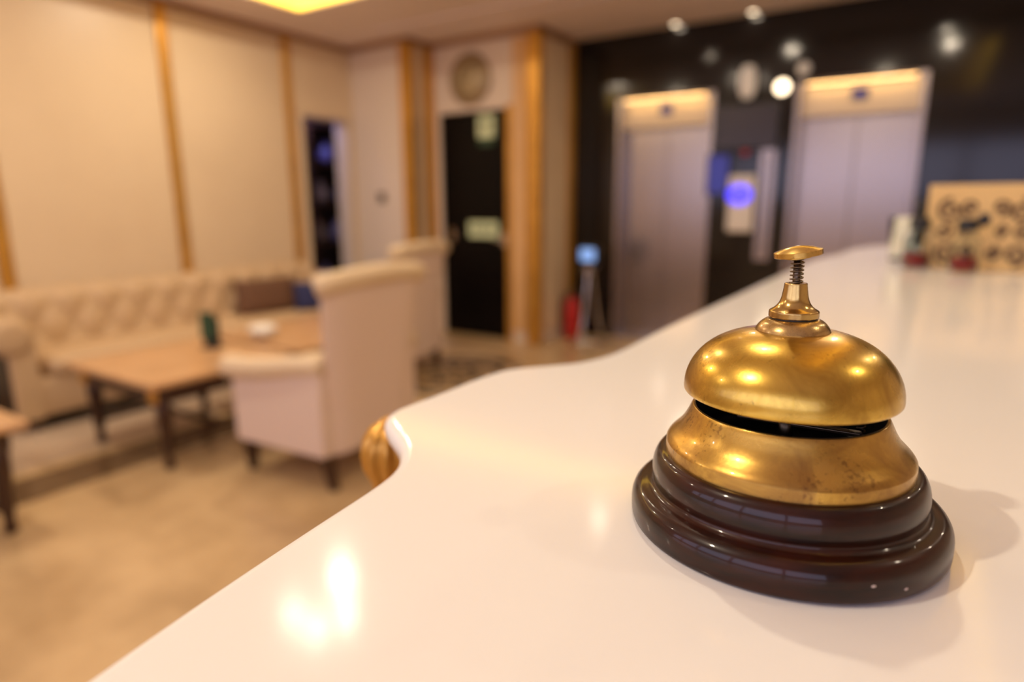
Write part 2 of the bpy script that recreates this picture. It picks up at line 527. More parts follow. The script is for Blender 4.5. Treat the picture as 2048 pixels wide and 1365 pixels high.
# remaining walls of the hall
struct(boxes('wall_right', [(XR, XR + .15, YF - .15, YC + .25, 0, CEIL)], 'wall'))
WX0, WX1, WZ0, WZ1 = -4.2, 1.6, 1.2, 2.15
struct(boxes('wall_front', [(XL - .15, WX0, YF - .15, YF, 0, CEIL), (WX1, XR + .15, YF - .15, YF, 0, CEIL), (WX0, WX1, YF - .15, YF, 0, WZ0), (WX0, WX1, YF - .15, YF, WZ1, CEIL)], 'wall'))
wn = struct(boxes('window_1', [(WX0, WX1, YF - .1, YF + .01, WZ0, WZ0 + .05), (WX0, WX1, YF - .1, YF + .01, WZ1 - .05, WZ1)], 'cornice'))
for k in range(6):
    x = WX0 + (WX1 - WX0) * k / 5
    boxes('mullion', [(x - .03, x + .03, YF - .1, YF + .01, WZ0 + .05, WZ1 - .05)], 'cornice', wn)
    if k < 5:
        boxes('pane', [(x + .03, x + (WX1 - WX0) / 5 - .03, YF - .08, YF - .06, WZ0 + .05, WZ1 - .05)], 'daypane', wn)
# black double door
dr = root('door_1', 'black door under the round clock with two pale green signs', 'door', (-3.425, YB, 0))
dr['kind'] = 'structure'
boxes('door_leaf', [(-.362, .362, .02, .07, .005, 1.995)], 'blackdoor', dr, bevel=.003)
boxes('door_panel', [(-.28, .28, .008, .02, 1.1, 1.85)], 'blackdoor', dr, bevel=.01)
boxes('door_panel', [(-.28, .28, .008, .02, .15, .85)], 'blackdoor', dr, bevel=.01)
for x, z in ((-.25, .93), (.325, .90)):
    h = boxes('door_handle', [(x - .025, x + .025, .0, .008, z - .06, z + .06)], 'chrome', dr, bevel=.004)
    tubes('lever', [(((x, 0, z), (x, -.045, z), (x + (.09 if x < 0 else -.09), -.05, z)), .009)], 'chrome', h)
s = root('door_sign', 'square pale green sign high on the black door', 'sign', (-3.275, YB - .003, 1.87))
boxes('sign_plate', [(-.085, .085, -.004, 0, -.10, .085)], 'greensign', s, bevel=.001)
boxes('sign_band', [(-.08, .08, -.003, 0, -.165, -.10)], 'green', s)
bm = bmesh.new()
prism(bm, [(-.05, -.01), (.0, -.01), (.0, -.035), (.05, .005), (.0, .045), (.0, .02), (-.05, .02)], 'y', -.006, -.0035)
link_mesh('sign_arrow', bm, 'green', s)
s = root('door_plate', 'wide pale green plate at hand height on the black door', 'sign', (-3.32, YB - .003, .985))
boxes('sign_plate', [(-.16, .16, -.004, 0, -.07, .07)], 'greensign', s, bevel=.001)
for k in range(4):
    boxes('printed_mark', [(-.12 + k * .065, -.08 + k * .065, -.005, -.0035, -.02, .025)], 'green', s)

# clock over the door
ck = root('wall_clock', 'round cream faced clock with grey brown rim above the black door', 'clock', (-3.43, YB - .002, 2.26), rot=(radians(90), 0, 0))
lathe('rim', [(.13, 0), (.21, 0), (.215, .02), (.195, .035), (.165, .03), (.155, .045), (.14, .04), (.13, .02), (.13, 0)], 'clockrim', ck, seg=48, closed=False)
lathe('face', [(0, .0), (.14, .0), (.14, .014), (0, .014)], 'clockface', ck, seg=40, closed=False)
boxes('hour_hand', [(-.006, .006, -.01, .07, .016, .020)], 'rubber', ck)
boxes('minute_hand', [(-.085, .01, -.005, .005, .021, .025)], 'rubber', ck)
for k in range(12):
    a = k * pi / 6
    bm = bmesh.new()
    box(bm, -.004, .004, .105, .122, .013, .017, Matrix.Rotation(a, 4, 'Z'))
    link_mesh('hour_mark', bm, 'rubber', ck)

s = root('light_switch', 'small dark square switch on the cream wall beside the opening', 'switch', (-4.245, YA, 1.27))
boxes('switch_plate', [(-.045, .045, -.01, 0, -.045, .045)], 'clockring', s, bevel=.003)
boxes('rocker', [(-.025, .025, -.015, -.01, -.03, .03)], 'clockring', s, bevel=.002)


# lifts
def lift(n, e, label):
    r = root('door_%d' % n, label, 'elevator', ((e[0] + e[1]) / 2, YC, 0))
    r['kind'] = 'structure'
    hw = (e[1] - e[0]) / 2
    boxes('frame', [(-hw, -hw + .035, -.015, .2, 0, ET), (hw - .035, hw, -.015, .2, 0, ET), (-hw + .035, hw - .035, -.015, .2, ET - .03, ET)], 'steel', r, bevel=.004)
    hd = boxes('header', [(-hw + .035, hw - .035, .05, .18, 1.83, ET - .03)], 'header', r, bevel=.003)
    boxes('floor_display', [(-.055, .055, .04, .05, 1.93, 2.01)], 'paleblue' if 0 else 'rubber', hd, bevel=.002)
    boxes('display_digits', [(-.04, .04, .036, .04, 1.945, 1.995)], 'screen', hd)
    for a, b in ((-hw + .035, -.002), (.002, hw - .035)):
        boxes('door_panel', [(a, b, .12, .15, .01, 1.83)], 'steel', r, bevel=.002)
    boxes('sill', [(-hw, hw, 0, .2, 0, .012)], 'chrome', r)
    d = bpy.data.lights.new('header_fill', 'AREA')  # added fill lamp, imitates warm ceiling light mirrored in the header
    d.shape = 'RECTANGLE'
    d.size, d.size_y = 2 * hw - .14, .03
    d.energy = 1.6
    d.color = (1.0, 0.60, 0.20)
    lo = bpy.data.objects.new('header_fill', d)
    lo.location = ((e[0] + e[1]) / 2, YC - .012, ET - .02)
    lo.rotation_euler = (radians(38), 0, 0)
    COL.objects.link(lo)
    boxes('added_fill_bar', [(-hw + .06, hw - .06, -.035, -.015, ET - .012, ET + .004)], 'clockring', r, bevel=.002)  # bar added along with the fill lamp
    return r


lift(2, E1, 'left brushed steel lift with a warmly lit header')
lift(3, E2, 'right brushed steel lift with a warmly lit header')

# things on the granite between the lifts
s = root('wall_monitor', 'dark switched-off monitor on the black wall between the two lifts', 'monitor', (-1.24, YC, 1.78))
boxes('casing', [(-.245, .245, -.05, 0, -.17, .17)], 'rubber', s, bevel=.008)
boxes('screen', [(-.225, .225, -.053, -.05, -.15, .15)], mat('monitor_glass', (0.03, 0.022, 0.035), 0.25), s)
s = root('call_screen', 'dark blue glowing screen left of the white notice box', 'screen', (-1.435, YC, 1.44))
boxes('casing', [(-.09, .09, -.025, 0, -.17, .15)], 'rubber', s, bevel=.004)
boxes('display', [(-.078, .078, -.028, -.025, -.155, .135)], 'screen', s)
s = root('access_reader', 'white box with a bright blue oval light between the lifts', 'access reader', (-1.25, YC, 1.2))
boxes('housing', [(-.09, .11, -.06, 0, -.22, .22)], 'white', s, bevel=.02)
lathe('blue_light', [(0, 0), (.085, 0), (.08, .01), (0, .016)], 'bluelit', s, seg=32, closed=False).matrix_local = Matrix.Translation((0, -.06, .07)) @ Matrix.Rotation(radians(90), 4, 'X') @ Matrix.Diagonal((1.1, .9, 1, 1))
s = root('reflection_strip', 'narrow vertical steel strip standing in for a grey reflection beside the white access box', 'panel', (-1.065, YC, 1.2))
boxes('plate', [(-.055, .055, -.012, 0, -.44, .42)], 'steel', s, bevel=.003)  # plate imitates pale grey bars reflected in the granite
boxes('groove', [(-.01, .01, -.014, -.012, -.40, .38)], 'rubber', s)
s = root('warning_lamp', 'tiny red lamp under the dark monitor', 'lamp', (-1.24, YC, 1.6))
lathe('lens', [(0, 0), (.03, 0), (.026, .015), (0, .02)], 'redlit', s, seg=20, closed=False).matrix_local = Matrix.Rotation(radians(90), 4, 'X')
lathe('collar', [(.03, 0), (.038, 0), (.038, .006), (.03, .006)], 'rubber', s, seg=20, closed=False).matrix_local = Matrix.Rotation(radians(90), 4, 'X')
s = root('wall_lamp', 'elongated dim frosted lamp above the dark monitor', 'lamp', (-1.24, YC - .08, 2.10))
lathe('shade', [(0, -.12), (.04, -.11), (.06, -.05), (.06, .05), (.04, .11), (0, .12)], 'frost', s, seg=24, closed=False)
boxes('bracket', [(-.02, .02, .03, .08, -.03, .03)], 'clockring', s, bevel=.004)
for n, (x, z, r, lab, mt) in enumerate(((-1.0, 2.05, .05, 'bright round wall spotlight just left of the right lift header', 'bulb'), (-.86, 2.165, .045, 'dimmer round wall spotlight above the corner of the right lift', 'frost'))):
    s = root('wall_spotlight', lab, 'spotlight', (x, YC - .03, z), group='spotlights by the right lift')
    lathe('lens', [(0, .04), (r * .7, .03), (r, 0), (r * .7, -.03), (0, -.035)], mt, s, seg=24, closed=False).matrix_local = Matrix.Rotation(radians(90), 4, 'X')
    boxes('bracket', [(-.015, .015, .02, .03, -.02, .02)], 'chrome', s)
lamp_light('spot_lamp', (-.95, YC - .12, 2.1), .3, WARM, .08, rot=(radians(-60), 0, 0))

# sanitiser stand
s = root('sanitiser_stand', 'slim steel tripod stand with a small blue lit screen on top', 'stand', (-2.36, 4.93, 0))
for k in range(3):
    a = radians(-90 + k * 120)
    pts = [(0.02 * cos(a), .02 * sin(a), .66), (.05 * cos(a), .05 * sin(a), .45), (.09 * cos(a), .09 * sin(a), .2), (.15 * cos(a), .15 * sin(a), .01)]
    tubes('leg', [([tuple(p) for p in catmull(pts, 5)], .011)], 'chrome', s)
lathe('base_ring', [(.13, 0), (.17, 0), (.17, .012), (.13, .012), (.13, 0)], 'chrome', s, seg=32, closed=False)
lathe('collar', [(0, .62), (.06, .62), (.055, .68), (0, .68)], 'steel', s, seg=24, closed=False)
boxes('head', [(-.085, .085, -.035, .035, .69, .86)], 'rubber', s, bevel=.012)
boxes('screen', [(-.065, .065, -.038, -.035, .735, .835)], 'paleblue', s)

# extinguisher
s = root('fire_extinguisher', 'red fire extinguisher on the floor by the gold trimmed corner', 'fire extinguisher', (-2.63, 5.15, 0))
lathe('cylinder', [(0, 0), (.06, 0), (.068, .01), (.068, .30), (.055, .345), (.025, .37), (.02, .385), (0, .385)], 'red', s, seg=28, closed=False)
lathe('valve', [(0, .38), (.018, .38), (.018, .41), (0, .41)], 'chrome', s, seg=16, closed=False)
boxes('lever', [(-.01, .09, -.01, .01, .41, .42), (-.01, .08, -.01, .01, .43, .438)], 'rubber', s)
tubes('hose', [([tuple(p) for p in catmull([(0, -.015, .395), (-.06, -.05, .38), (-.08, -.05, .25), (-.07, -.04, .12)], 6)], .009)], 'rubber', s)


# ================================================================== furniture
def rolled_outline(w, h, r, z0, out=1):
    """arm cross-section (s, z): vertical slab w wide with a roll of radius r at its top, rolling outwards"""
    pts = [(w / 2, z0), (w / 2, h - r)]
    c = (w / 2 - r, h - r) if out > 0 else (w / 2 - r, h - r)
    for k in range(0, 15):
        a = radians(0 + k * 17)
        pts.append((c[0] + r * cos(a), c[1] + r * sin(a)))
    pts.append((-w / 2, h - 2 * r + .0))
    pts.append((-w / 2, z0))
    return pts


def high_back_armchair(label, loc, rz, group):
    r = root('high_back_armchair', label, 'armchair', loc, rz, group)
    # upholstered base rail
    rbox('seat_base', (-.29, .29, -.27, .27, .16, .36), 'fabric', r, .02)
    rbox('seat_cushion', (-.225, .225, -.30, .17, .36, .47), 'fabric2', r, .04)
    # back: thick slab, gently narrowing to the bottom, rolled top
    bm = bmesh.new()
    nx, nz = 14, 22
    grid = {}
    for side in (0, 1):
        for i in range(nx + 1):
            for j in range(nz + 1):
                u = i / nx * 2 - 1
                t = j / nz
                z = .16 + t * .75
                hw = .265 + .06 * max(0, (t - .25) / .75)
                crown = .018 * (1 - u * u) * t
                y = .30 if side == 0 else .30 - .045 - .07 * (1 - u * u)
                y += .06 * (t ** 2)
                y -= .0
                if side == 0:
                    y -= .035 * abs(u) ** 6
                grid[side, i, j] = bm.verts.new((u * hw, y, z + crown))
    for side in (0, 1):
        for i in range(nx):
            for j in range(nz):
                bm.faces.new([grid[side, a, b] for a, b in ((i, j), (i + 1, j), (i + 1, j + 1), (i, j + 1))])
    for i in range(nx):
        for j in (0, nz):
            bm.faces.new((grid[0, i, j], grid[0, i + 1, j], grid[1, i + 1, j], grid[1, i, j]))
    for j in range(nz):
        for i in (0, nx):
            bm.faces.new((grid[0, i, j], grid[0, i, j + 1], grid[1, i, j + 1], grid[1, i, j]))
    link_mesh('backrest', bm, 'fabric', r, smooth=True).data.set_sharp_from_angle(angle=radians(50))
    # rolled top edge
    pts = [(-.33, .30, .895), (-.28, .32, .905), (-.15, .33, .915), (0, .335, .92), (.15, .33, .915), (.28, .32, .905), (.33, .30, .895)]
    tubes('top_roll', [([tuple(p) for p in catmull(pts, 4)], .045)], 'fabric2', r, 14)  # cream colour carries the overhead light on the roll
    for s_ in (-1, 1):
        # arms: side slab with curved top plus a scrolled pad
        bm = bmesh.new()
        side = [(-.27, .16), (.27, .16), (.27, .56), (.12, .535), (-.02, .50), (-.15, .475), (-.27, .475)]
        prism(bm, side, 'x', s_ * .295 - .03, s_ * .295 + .03)
        link_mesh('arm_panel', bm, 'fabric', r, bevel=.012)
        pts = [(s_ * .30, .27, .565), (s_ * .31, .12, .55), (s_ * .315, -.04, .525), (s_ * .315, -.18, .51), (s_ * .315, -.29, .505)]
        tubes('armrest', [([tuple(p) for p in catmull(pts, 5)], [.042 + .012 * k / 20 for k in range(21)])], 'fabric2', r, 14)  # arm pads in the same lightened cloth colour
        for y_ in (-.245, .225):
            bm = bmesh.new()
            d = .0 if y_ < 0 else .04
            vs = [bm.verts.new((s_ * (.27 + a * .018 * 0) + a * hw, y_ + b * hw + dd, z)) for z, hw, dd in ((0, .016, d), (.16, .028, 0)) for a, b in ((-1, -1), (1, -1), (1, 1), (-1, 1))]
            bm.faces.new(vs[:4])
            bm.faces.new(vs[4:])
            for q in range(4):
                bm.faces.new((vs[q], vs[(q + 1) % 4], vs[4 + (q + 1) % 4], vs[4 + q]))
            link_mesh('leg', bm, 'darkwood', r, bevel=.003)
    return r


high_back_armchair('beige high-backed armchair nearest the counter, its back to the camera', (-2.315, 2.0, 0), radians(-86), 'high backed armchairs')
high_back_armchair('beige armchair behind the nearer one, close to the black door', (-3.22, 3.36, 0), radians(-82), 'high backed armchairs')

# tufted sofa along the left wall
SY0, SY1 = 1.32, 3.80
sf = root('tufted_sofa', 'long tan button-tufted sofa with rolled arms along the cream panelled wall', 'sofa', (-4.22, 2.56, 0))
L2 = (SY1 - SY0) / 2
rbox('seat_base', (-.30, .26, -L2 + .05, L2 - .05, .08, .29), 'sofafab', sf, .02)
for k in range(2):
    y0 = -L2 + .17 + k * (2 * L2 - .34) / 2
    rbox('seat_cushion', (-.20, .29, y0 + .004, y0 + (2 * L2 - .34) / 2 - .004, .29, .40), 'sofafab', sf, .045)
bm = bmesh.new()
ny, nz = 132, 26
G = [[None] * (nz + 1) for _ in range(ny + 1)]
for i in range(ny + 1):
    for j in range(nz + 1):
        y = -L2 + .08 + (2 * L2 - .16) * i / ny
        t = j / nz
        a = y * 2 * pi / .21
        b = t * 2 * pi * 1.5
        d = (abs(sin((a + b) / 2) * sin((a - b) / 2))) ** .45
        if t < .75:
            x = -.16 - .06 * t + .035 * d
            z = .36 + .433 * t
        else:
            q = (t - .75) / .25
            an = pi * q * .95
            x = -.225 - .045 * (1 - cos(an)) + .03 * d * (1 - q)
            z = .685 + .05 * sin(an)
        G[i][j] = bm.verts.new((x, y, z))
for i in range(ny):
    for j in range(nz):
        bm.faces.new((G[i][j], G[i + 1][j], G[i + 1][j + 1], G[i][j + 1]))
link_mesh('tufted_back', bm, 'sofafab', sf, smooth=True)
boxes('back_frame', [(-.34, -.24, -L2 + .05, L2 - .05, .08, .68)], 'sofafab', sf, bevel=.02)
bm = bmesh.new()
for i in range(-5, 6):
    for j in range(1, 4):
        y = i * .21 + (.105 if j % 2 else 0)
        if abs(y) < L2 - .15:
            bmesh.ops.create_icosphere(bm, subdivisions=1, radius=.012, matrix=Matrix.Translation((-.15 - .06 * j * .22, y, .40 + .095 * j)))
tag(link_mesh('tuft_buttons', bm, 'sofafab', sf, smooth=True), kind='stuff')
for s_ in (-1, 1):
    bm = bmesh.new()
    out = [(s_ * (L2 - .09) - s_ * p[0] * -1, p[1]) for p in rolled_outline(.12, .64, .10, .07)]
    out = [(s_ * (L2 - .06) + s_ * (-p[0]), p[1]) for p in rolled_outline(.12, .64, .10, .07)]
    prism(bm, out, 'x', -.33, .27)
    link_mesh('armrest', bm, 'sofafab', sf, bevel=.02)
    lathe('arm_scroll', [(0, 0), (.088, 0), (.088, .01), (.07, .018), (.03, .012), (0, .02)], 'sofafab', sf, seg=28, closed=False).matrix_local = Matrix.Translation((.27, s_ * (L2 - .02), .54)) @ Matrix.Rotation(radians(90), 4, 'Y')
    boxes('outer_panel', [(-.30, .22, s_ * L2 - .005 if s_ > 0 else -L2 - .006, s_ * L2 + .006 if s_ > 0 else -L2 + .005, .09, .43)], 'sofadark', sf, bevel=.002)
    for x_ in (-.28, .2):
        lathe('leg', [(0, 0), (.02, 0), (.028, .03), (.022, .08), (0, .08)], 'darkwood', sf, seg=14, center=(x_, s_ * (L2 - .1), 0), closed=False)
boxes('plinth', [(-.28, .22, -L2 + .12, L2 - .12, .03, .08)], 'sofadark', sf)


def cushion(label, loc, rot, size, m):
    bm = bmesh.new()
    n = 14
    gd = {}
    for s_ in (0, 1):
        for i in range(n + 1):
            for j in range(n + 1):
                u, v = i / n * 2 - 1, j / n * 2 - 1
                e = max(0, (1 - u ** 4) * (1 - v ** 4)) ** .5
                k_ = 1 - .07 * (1 - abs(u)) * 0 - .06 * (1 - abs(v) ** 2) * abs(u) ** 3
                k2 = 1 - .06 * (1 - abs(u) ** 2) * abs(v) ** 3
                gd[s_, i, j] = bm.verts.new((u * size[0] / 2 * k_, (1 if s_ else -1) * size[1] / 2 * e, v * size[2] / 2 * k2))
    for s_ in (0, 1):
        for i in range(n):
            for j in range(n):
                bm.faces.new([gd[s_, a, b] for a, b in ((i, j), (i + 1, j), (i + 1, j + 1), (i, j + 1))])
    bmesh.ops.remove_doubles(bm, verts=bm.verts[:], dist=1e-5)
    o = link_mesh('cushion', bm, m, smooth=True)
    o.location = loc
    o.rotation_euler = rot
    tag(o, label, 'cushion')


cushion('dark brown square cushion leaning on the far end of the sofa back', (-4.22, 3.10, .525), (radians(-16), 0, radians(80)), (.50, .14, .28), 'pillow')
cushion('small navy cushion at the far arm of the sofa', (-4.02, 3.36, .505), (radians(-14), 0, radians(60)), (.26, .10, .24), 'bluecloth')


def coffee_table(name, label, x0, x1, y0, y1, z, group):
    r = root(name, label, 'table', ((x0 + x1) / 2, (y0 + y1) / 2, 0), group=group)
    hx, hy = (x1 - x0) / 2, (y1 - y0) / 2
    boxes('tabletop', [(-hx, hx, -hy, hy, z - .03, z)], 'tabletop', r, bevel=.007)
    for b in ((-hx + .05, hx - .05, -hy + .05, -hy + .07, z - .11, z - .03), (-hx + .05, hx - .05, hy - .07, hy - .05, z - .11, z - .03),
              (-hx + .05, -hx + .07, -hy + .07, hy - .07, z - .11, z - .03), (hx - .07, hx - .05, -hy + .07, hy - .07, z - .11, z - .03)):
        boxes('apron', [b], 'darkwood', r, bevel=.002)
    ins = .085
    for sx in (-1, 1):
        for sy in (-1, 1):
            tx, ty = sx * (hx - ins), sy * (hy - ins)
            lg = lathe('leg', [(0, 0), (.018, 0), (.026, .012), (.02, .03), (.018, .06), (.03, .12), (.026, .17), (.035, .24), (.038, z - .03), (0, z - .03)], 'darkwood', r, seg=16, center=(tx, ty, 0), closed=False)
            if sy < 0:
                boxes('gold_mount', [(tx - .03, tx + .03, ty - .048, ty - .034, z - .11, z - .035)], 'gold', lg, bevel=.004)
    boxes('stretcher', [(-hx + ins, hx - ins, -.015, .015, .115, .14), (-hx + ins - .012, -hx + ins + .012, -hy + ins, hy - ins, .115, .14), (hx - ins - .012, hx - ins + .012, -hy + ins, hy - ins, .115, .14)], 'darkwood', r, bevel=.003)
    return r


coffee_table('coffee_table', 'wooden coffee table with dark legs between the sofa and the near armchair', -3.60, -2.79, 1.42, 2.17, .44, 'coffee tables')
coffee_table('coffee_table', 'second wooden coffee table, farther away beyond the white bowl', -3.60, -2.80, 2.235, 3.0, .44, 'coffee tables')
coffee_table('coffee_table', 'wooden coffee table cut by the left edge of the picture', -3.50, -2.72, .18, .93, .44, 'coffee tables')

s = root('menu_holder', 'small dark green and black menu holder standing on the nearest coffee table', 'menu holder', (-3.26, 2.02, .4405), radians(25))
boxes('foot', [(-.05, .05, -.03, .03, 0, .012)], 'rubber', s, bevel=.003)
boxes('board', [(-.045, .045, -.008, .008, .012, .17)], 'rubber', s, bevel=.003)
boxes('leaflet', [(-.055, .03, -.014, -.008, .05, .20)], 'green', s)
s = root('white_bowl', 'small white bowl on the far coffee table', 'bowl', (-3.25, 2.34, .4405))
lathe('bowl_body', [(0, .004), (.03, 0), (.06, .02), (.085, .055), (.082, .057), (.055, .024), (0, .012)], 'white', s, seg=28, closed=False)
lathe('lid', [(.083, .056), (.06, .075), (.0, .085)], 'white', s, seg=28, closed=False)

# ================================================================== the reception counter
edge = [(-.080, -.45), (-.120, -.2), (-.155, -.05), (-.1775, .055), (-.1835, .085), (-.1885, .115), (-.1935, .150), (-.1995, .195), (-.2055, .215), (-.216, .230), (-.228, .241),
        (-.247, .254), (-.259, .264), (-.265, .276), (-.266, .29), (-.265, .320), (-.265, .365), (-.261, .395), (-.250, .413), (-.237, .428), (-.224, .446), (-.215, .473), (-.212, .508), (-.213, .633), (-.207, .983),
        (-.200, 1.387), (-.190, 1.58), (-.168, 1.70), (-.160, 1.84), (-.150, 1.94), (-.125, 2.04), (-.085, 2.12), (-.03, 2.17), (.03, 2.192), (.3, 2.2), (.7, 2.2)]
ce = [tuple(p) for p in catmull([(*e, 0) for e in edge], 6)]
poly = [(p[0], p[1]) for p in ce] + [(.78, 2.15), (.78, -.40), (.73, -.45)]
SLAB = .014
desk = root('reception_counter', 'white glossy reception counter with a wavy front edge', 'counter', (.3, .9, 0))
bm = bmesh.new()
prism(bm, [(p[0] - .3, p[1] - .9) for p in poly], 'z', HC - SLAB, HC)
top = link_mesh('countertop', bm, 'counter', desk, smooth=True)
md = top.modifiers.new('bevel', 'BEVEL')
md.width = .006
md.segments = 4
md.limit_method = 'ANGLE'
md.angle_limit = radians(60)
top.data.set_sharp_from_angle(angle=radians(60))
boxes('counter_body', [(-.30, .44, -1.28, 1.18, .08, HC - SLAB)], 'counterbody', desk, bevel=.01)
boxes('plinth', [(-.27, .42, -1.25, 1.15, 0, .08)], 'rubber', desk)


# gilded fluted corbel under the notch
def corbel(x, y):
    flute = lambda a: 1 + .07 * cos(a * 12)
    prof = [(r * .78, z * .85) for r, z in ((0, 0), (.007, .0), (.011, -.003), (.019, -.008), (.025, -.017), (.0275, -.027), (.026, -.038), (.019, -.052), (.015, -.075), (.013, -.12), (.009, -.17), (0, -.18))]
    c_ = lathe('gold_corbel', prof, 'gold', desk, seg=96, center=(0, 0, 0), closed=False, fn=flute)
    c_.location = (x - .3, y - .9, HC - SLAB)
    tubes('corbel_arm', [(((x - .3, y - .9, HC - SLAB - .02), (x - .3 + .09, y - .9, HC - SLAB - .02), (x - .3 + .29, y - .9, HC - SLAB - .06)), .009)], 'gold', desk)
    c_['label'] = 'gilded ribbed corbel under the notch of the counter'
    return c_


corbel(-.283, .296)
c2 = corbel(-.16, 1.78)
c2['label'] = 'gilded corbel at the far end of the counter'

# things on the counter's far end
s = root('ornate_plaque', 'parchment coloured plaque with black scrollwork standing at the far end of the counter', 'sign', (.090, 1.42, HC + .0005), radians(-14))
boxes('board', [(-.090, .088, 0, .010, .0, .152)], 'card', s, bevel=.002)


def scroll(c, r0, turns, a0, sgn):
    pts = []
    for k in range(22):
        t = k / 21
        a = a0 + sgn * turns * 2 * pi * t
        rr = r0 * (1 - .8 * t)
        pts.append((c[0] + rr * cos(a), -.001, c[1] + rr * sin(a)))
    return pts


for sx in (-1, 1):
    lst = [(scroll((sx * .052, .106), .021, 1.3, pi / 2, -sx), .0036), (scroll((sx * .022, .112), .014, 1.2, -pi / 2, sx), .0032),
           (scroll((sx * .060, .068), .014, 1.2, pi / 2, sx), .003), (scroll((sx * .030, .072), .011, 1.1, -pi / 2, -sx), .003),
           (scroll((sx * .050, .030), .019, 1.3, -pi / 2, sx), .0036), (scroll((sx * .018, .032), .012, 1.2, pi / 2, -sx), .0032)]
    tubes('scrollwork', lst, 'scrollink', s, 6)
bm = bmesh.new()
bmesh.ops.create_icosphere(bm, subdivisions=2, radius=.009, matrix=Matrix.Translation((0, 0, .09)) @ Matrix.Diagonal((1.2, .3, 1.4, 1)))
link_mesh('centre_knot', bm, 'rubber', s, smooth=True)

for (x, y, lab) in ((-.006, 1.43, 'left small glass bottle with black cap and dark red contents'), (.066, 1.37, 'right small glass bottle with black cap and dark red contents')):
    s = root('glass_bottle', lab, 'bottle', (x, y, HC + .0005), group='small capped bottles before the plaque')
    lathe('contents', [(0, .003), (.019, .003), (.019, .026), (0, .026)], 'redglass', s, seg=24, closed=False)
    lathe('glass', [(0, 0), (.021, 0), (.022, .004), (.022, .055), (.013, .068), (.012, .076), (.010, .076), (.011, .067), (.0203, .053), (.0203, .0022), (0, .0022)], 'glass', s, seg=28, closed=False)
    lathe('cap', [(0, .072), (.015, .072), (.016, .074), (.0155, .090), (.013, .093), (0, .093)], 'rubber', s, seg=24, closed=False)
s = root('glass_tumbler', 'clear glass tumbler left of the plaque on the counter', 'glass', (-.03, 1.60, HC + .0005))
lathe('tumbler_body', [(0, 0), (.026, 0), (.032, .09), (.030, .09), (.0245, .006), (0, .006)], 'glass', s, seg=32, closed=False)
s = root('pen_pot', 'black pen pot behind the glass tumbler', 'pen pot', (.005, 1.72, HC + .0005))
lathe('pot', [(0, 0), (.028, 0), (.03, .085), (.027, .085), (.026, .004), (0, .004)], 'rubber', s, seg=24, closed=False)
tubes('pen', [(((.01, 0, .01), (-.02, .005, .13)), .004), (((-.008, .005, .01), (.018, 0, .125)), .004)], 'rubber', s, 8)
# flower vase at the right edge
s = root('flower_vase', 'glass vase of dusky flowers at the right edge of the picture', 'vase', (.30, 1.75, HC + .0005))
lathe('vase_glass', [(0, 0), (.03, 0), (.045, .05), (.03, .14), (.038, .2), (.036, .2), (.027, .14), (.042, .05), (.028, .004), (0, .004)], 'glass', s, seg=28, closed=False)
for k in range(7):
    a = k * 2 * pi / 7
    tip = (.07 * cos(a) - .01, .07 * sin(a), .27 + .05 * ((k * 3) % 4) / 3)
    st = tubes('stem', [([tuple(p) for p in catmull([(0, 0, .02), (.01 * cos(a), .01 * sin(a), .16), tip], 5)], .002)], 'green', s, 6)
    bm = bmesh.new()
    for q in range(9):
        b = q * 2.4
        m4 = Matrix.Translation(tip) @ Matrix.Rotation(b, 4, 'Z') @ Matrix.Rotation(radians(25 + q * 6), 4, 'Y') @ Matrix.Translation((.012, 0, .004)) @ Matrix.Diagonal((1.2, .9, .25, 1))
        bmesh.ops.create_icosphere(bm, subdivisions=1, radius=.016, matrix=m4)
    link_mesh('bloom', bm, 'leaf' if k % 2 else 'white', s, smooth=True)

# ================================================================== the service bell
BX, BY = -.03627, .25528
bell = root('service_bell', 'brass counter bell on a round dark mahogany base, sharp in the foreground', 'bell', (BX, BY, HC), rot=(0, radians(-.75), 0))


def dense(prof, n=5):
    return [(p.x, p.y) for p in catmull([(a, b, 0) for a, b in prof], n)]


lathe('wooden_base', [(0, .0), (.0562, .0)] + dense([(.0562, 0), (.0574, .0008), (.0579, .0025), (.0580, .0060), (.0577, .0088), (.0566, .0112), (.0548, .0128), (.0530, .0133), (.0512, .0136), (.0500, .0143),
      (.0494, .0153), (.0496, .0168), (.0499, .0190), (.0498, .0215), (.0492, .0242), (.0480, .0265), (.0466, .0277), (.0450, .0280)]) + [(.0, .0280)], 'mahogany', bell, seg=160, closed=False, sharp=35)
o = lathe('brass_skirt', [(.0300, .0278), (.0449, .0278), (.0449, .0284), (.0447, .0322)] + dense([(.0447, .0322), (.0442, .0331), (.0433, .0342), (.0417, .0358), (.0397, .0380), (.0379, .0408), (.0365, .0436), (.0354, .0460), (.0349, .0469)]) +
          [(.0345, .0471), (.0339, .0470)], 'brass_base', bell, seg=160, closed=False, sharp=40)
lathe('inner_cup', [(.0339, .0470), (.0334, .0440), (.0331, .0340), (.0325, .0300), (0, .0296)], 'bellblack', bell, seg=96, closed=False)
